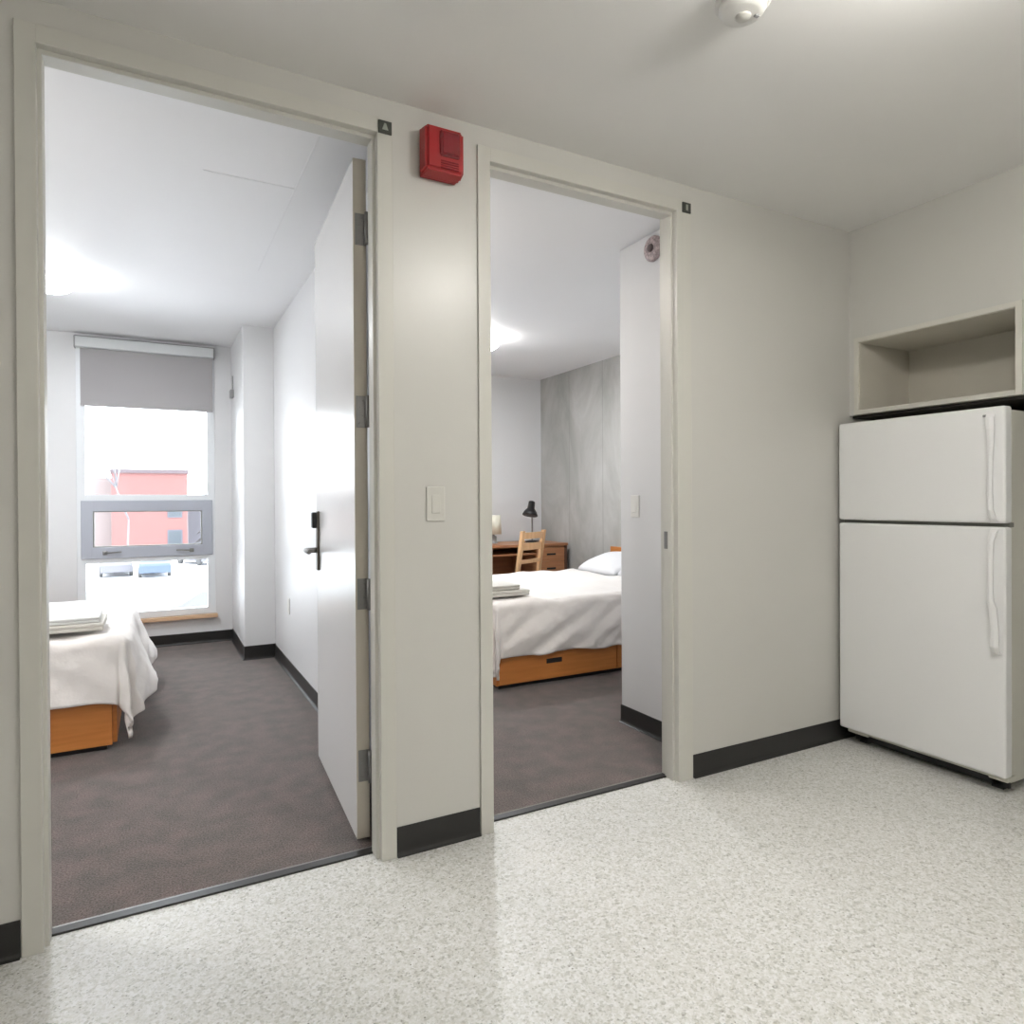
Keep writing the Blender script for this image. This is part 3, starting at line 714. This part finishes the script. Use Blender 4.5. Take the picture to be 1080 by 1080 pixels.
# black task lamp
t = empty('desk_lamp', (3.66, 6.35, .795)); tag(t, 'black task lamp with a bell shade on the desk behind the chair', 'lamp')
bm = B(); lathe(bm, [(0, 0), (.075, 0), (.075, .012), (.03, .022), (0, .024)], n=28); link('lamp_base', bm, BLACKP, t)
bm = B(); tube(bm, [(0, 0, .02), (0, 0, .31), (-.012, -.01, .345)], .009, 10); link('lamp_stem', bm, GPLASTIC, t)
bm = B(); Mh = Matrix.Translation((-.035, -.03, .345)) @ Matrix.Rotation(R(14), 4, 'Y') @ Matrix.Rotation(R(-8), 4, 'X')
lathe(bm, [(.082, -.055), (.085, -.05), (.068, -.01), (.040, .025), (.036, .095), (.028, .105), (0, .107)], n=28, M=Mh); link('lamp_shade', bm, BLACKP, t)
# cream table lamp
t = empty('table_lamp', (3.20, 6.38, .795)); tag(t, 'cream drum shade table lamp on the desk at the left door edge', 'lamp')
bm = B(); lathe(bm, [(0, 0), (.05, 0), (.05, .012), (.035, .02), (.035, .075), (.012, .085), (.012, .12), (0, .12)], n=24); link('lamp_base', bm, GPLASTIC, t)
bm = B(); lathe(bm, [(.085, .10), (.087, .10), (.078, .30), (.076, .30)], n=28); link('lamp_shade', bm, SHADE, t)

# ------------------------------------------------------------------ outdoors
G = -3.4
bm = B(); box(bm, -120, 120, 7.2, 200, G-1, G); struct('ground', bm, SNOW)
bm = B(); box(bm, -60, 60, 33, 44, G, G+.03); struct('road', bm, mat('snowy_asphalt', (.16, .165, .17), .9, var=(.4, .2)))
def building():
    t = empty('building', (0, 62, G)); tag(t, 'red brick building across the snowy street', 'building')
    bm = B(); box(bm, -2.85, 2.6, 0, 12, 0, 7.05); link('brick_wall', bm, BRICK, t)
    bm = B(); box(bm, -2.95, 2.7, -.2, 12.1, 7.05, 7.35); link('roof_edge', bm, mat('roof_coping', (.09, .07, .078), .8), t)
    wm = mat('dark_window_band', (.075, .08, .10), .4)
    for x0, x1, z0, z1 in ((1.1, 2.2, 3.4, 4.7), (1.1, 2.2, .8, 2.4)):
        bm = B(); box(bm, x0, x1, -.06, .02, z0, z1); f = link('window_frame', bm, wm, t)
        bm = B(); box(bm, x0+.1, x1-.1, -.08, -.05, z0+.1, z1-.1); link('pane', bm, CARG, f)
    bm = B(); box(bm, -16, -2.85, 2, 12, 0, 6.7); link('pale_wing', bm, mat('pale_render', (.20, .165, .16), .9), t)
building()
bm = B(); box(bm, 3.2, 24, 76, 84, G, G+5.2); lb = link('low_building', bm, CARW); tag(lb, 'low pale building right of the red one', 'building')
def car(x, y, rz, paint, label, s=1):
    t = empty('car', (x, y, G), rz); tag(t, label, 'car')
    bm = B(); secs = [(-2.2, .35, .75, .80), (-2.1, .30, .88, .86), (-1.2, .28, .98, .88), (-.6, .28, 1.42, .72), (.9, .28, 1.45, .72), (1.6, .28, 1.02, .86), (2.15, .3, .92, .86), (2.25, .38, .8, .8)]
    rows = []
    for yy, zb, zt, w in secs:
        rows.append([bm.verts.new(Vector(p)) for p in ((-.86*s, yy, zb), (.86*s, yy, zb), (.88*s, yy, .8), (w*s, yy, zt), (-w*s, yy, zt), (-.88*s, yy, .8))])
    for A, Bq in zip(rows, rows[1:]):
        for k in range(6): bm.faces.new((A[k], A[(k+1) % 6], Bq[(k+1) % 6], Bq[k]))
    bm.faces.new(rows[0]); bm.faces.new(rows[-1]); link('car_body', bm, paint, t)
    bm = B()
    tb = bmesh.new(); q = [(-.66, -1.13, 1.02), (.66, -1.13, 1.02), (.60, -.64, 1.40), (-.60, -.64, 1.40)]
    vs = [bm.verts.new(Vector(p)+Vector((0, -.03, .01))) for p in q]+[bm.verts.new(Vector(p)+Vector((0, .02, -.02))) for p in q]; tb.free()
    for f in ((0, 1, 2, 3), (4, 5, 6, 7), (0, 1, 5, 4), (1, 2, 6, 5), (2, 3, 7, 6), (3, 0, 4, 7)): bm.faces.new([vs[k] for k in f])
    link('windscreen', bm, CARG, t)
    for sx in (-.82, .82):
        for yy in (-1.35, 1.4):
            bm = B(); lathe(bm, [(0, -.1), (.31, -.1), (.33, -.07), (.33, .07), (.31, .1), (0, .1)], (sx, yy, .33), 20, Matrix.Rotation(R(90), 4, 'Y')); link('wheel', bm, TIRE, t)
car(.12, 49, 0, CARB, 'blue car parked across the street, seen below the window sash')
car(-2.1, 50.5, R(3), CARW, 'white car parked left of the blue car across the street')
car(3.2, 56, R(25), CARW, 'white car parked in front of the brick building right end')
car(2.6, 27, R(80), CARW, 'snow covered white car nearest the window at right')
def bare_tree(x, y, h, seed, label):
    rnd = random.Random(seed); bm = B()
    def grow(p, d, l, r, n):
        q = p+d*l; tube(bm, [p, (p+q)/2+Vector((rnd.uniform(-1, 1), rnd.uniform(-1, 1), 0))*l*.04, q], [r, r*.85, r*.65], 6)
        if n == 0: return
        for k in range(3 if n > 2 else 2):
            a = rnd.uniform(0, 6.28); t_ = rnd.uniform(.35, .7)
            nd = (d+Vector((math.cos(a), math.sin(a), .15))*t_).normalized(); grow(q, nd, l*rnd.uniform(.62, .8), r*.62, n-1)
    grow(Vector((0, 0, 0)), Vector((0, 0, 1)), h*.3, h*.008, 5)
    o = link('bare_tree', bm, TREEB, loc=(x, y, G)); tag(o, label, 'tree')
bare_tree(-1.5, 56, 11.5, 3, 'bare pale tree standing in front of the brick building left end')
bare_tree(-6.6, 52, 10.5, 9, 'bare pale tree left of the brick building, nearest the window frame')
bare_tree(4.9, 58, 8.5, 5, 'bare snowy tree at the right end of the brick building')
bare_tree(8.0, 64, 9.5, 8, 'bare snowy tree farthest right, in front of the low pale building')
def conifer(x, y, h, seed, label):
    t = empty('conifer', (x, y, G)); tag(t, label, 'tree'); rnd = random.Random(seed)
    bm = B(); tube(bm, [(0, 0, 0), (0, 0, h*.9)], [.15, .03], 8); link('trunk', bm, TREEB, t)
    bm = B()
    for k in range(9):
        z = h*(.12+k*.095); r = h*.2*(1-k/9.5); n = 14; c = bm.verts.new((0, 0, z+h*.14)); ring = [bm.verts.new(((r*(1 if i % 2 else .65)*rnd.uniform(.85, 1.1))*math.cos(6.283*i/n), (r*(1 if i % 2 else .65))*math.sin(6.283*i/n), z-r*.25*(i % 2))) for i in range(n)]
        for i in range(n): bm.faces.new((c, ring[i], ring[(i+1) % n]))
        bm.faces.new(ring)
    link('foliage', bm, TREEF, t)
conifer(5.2, 70, 9.0, 4, 'snowy conifer in front of the low pale building')
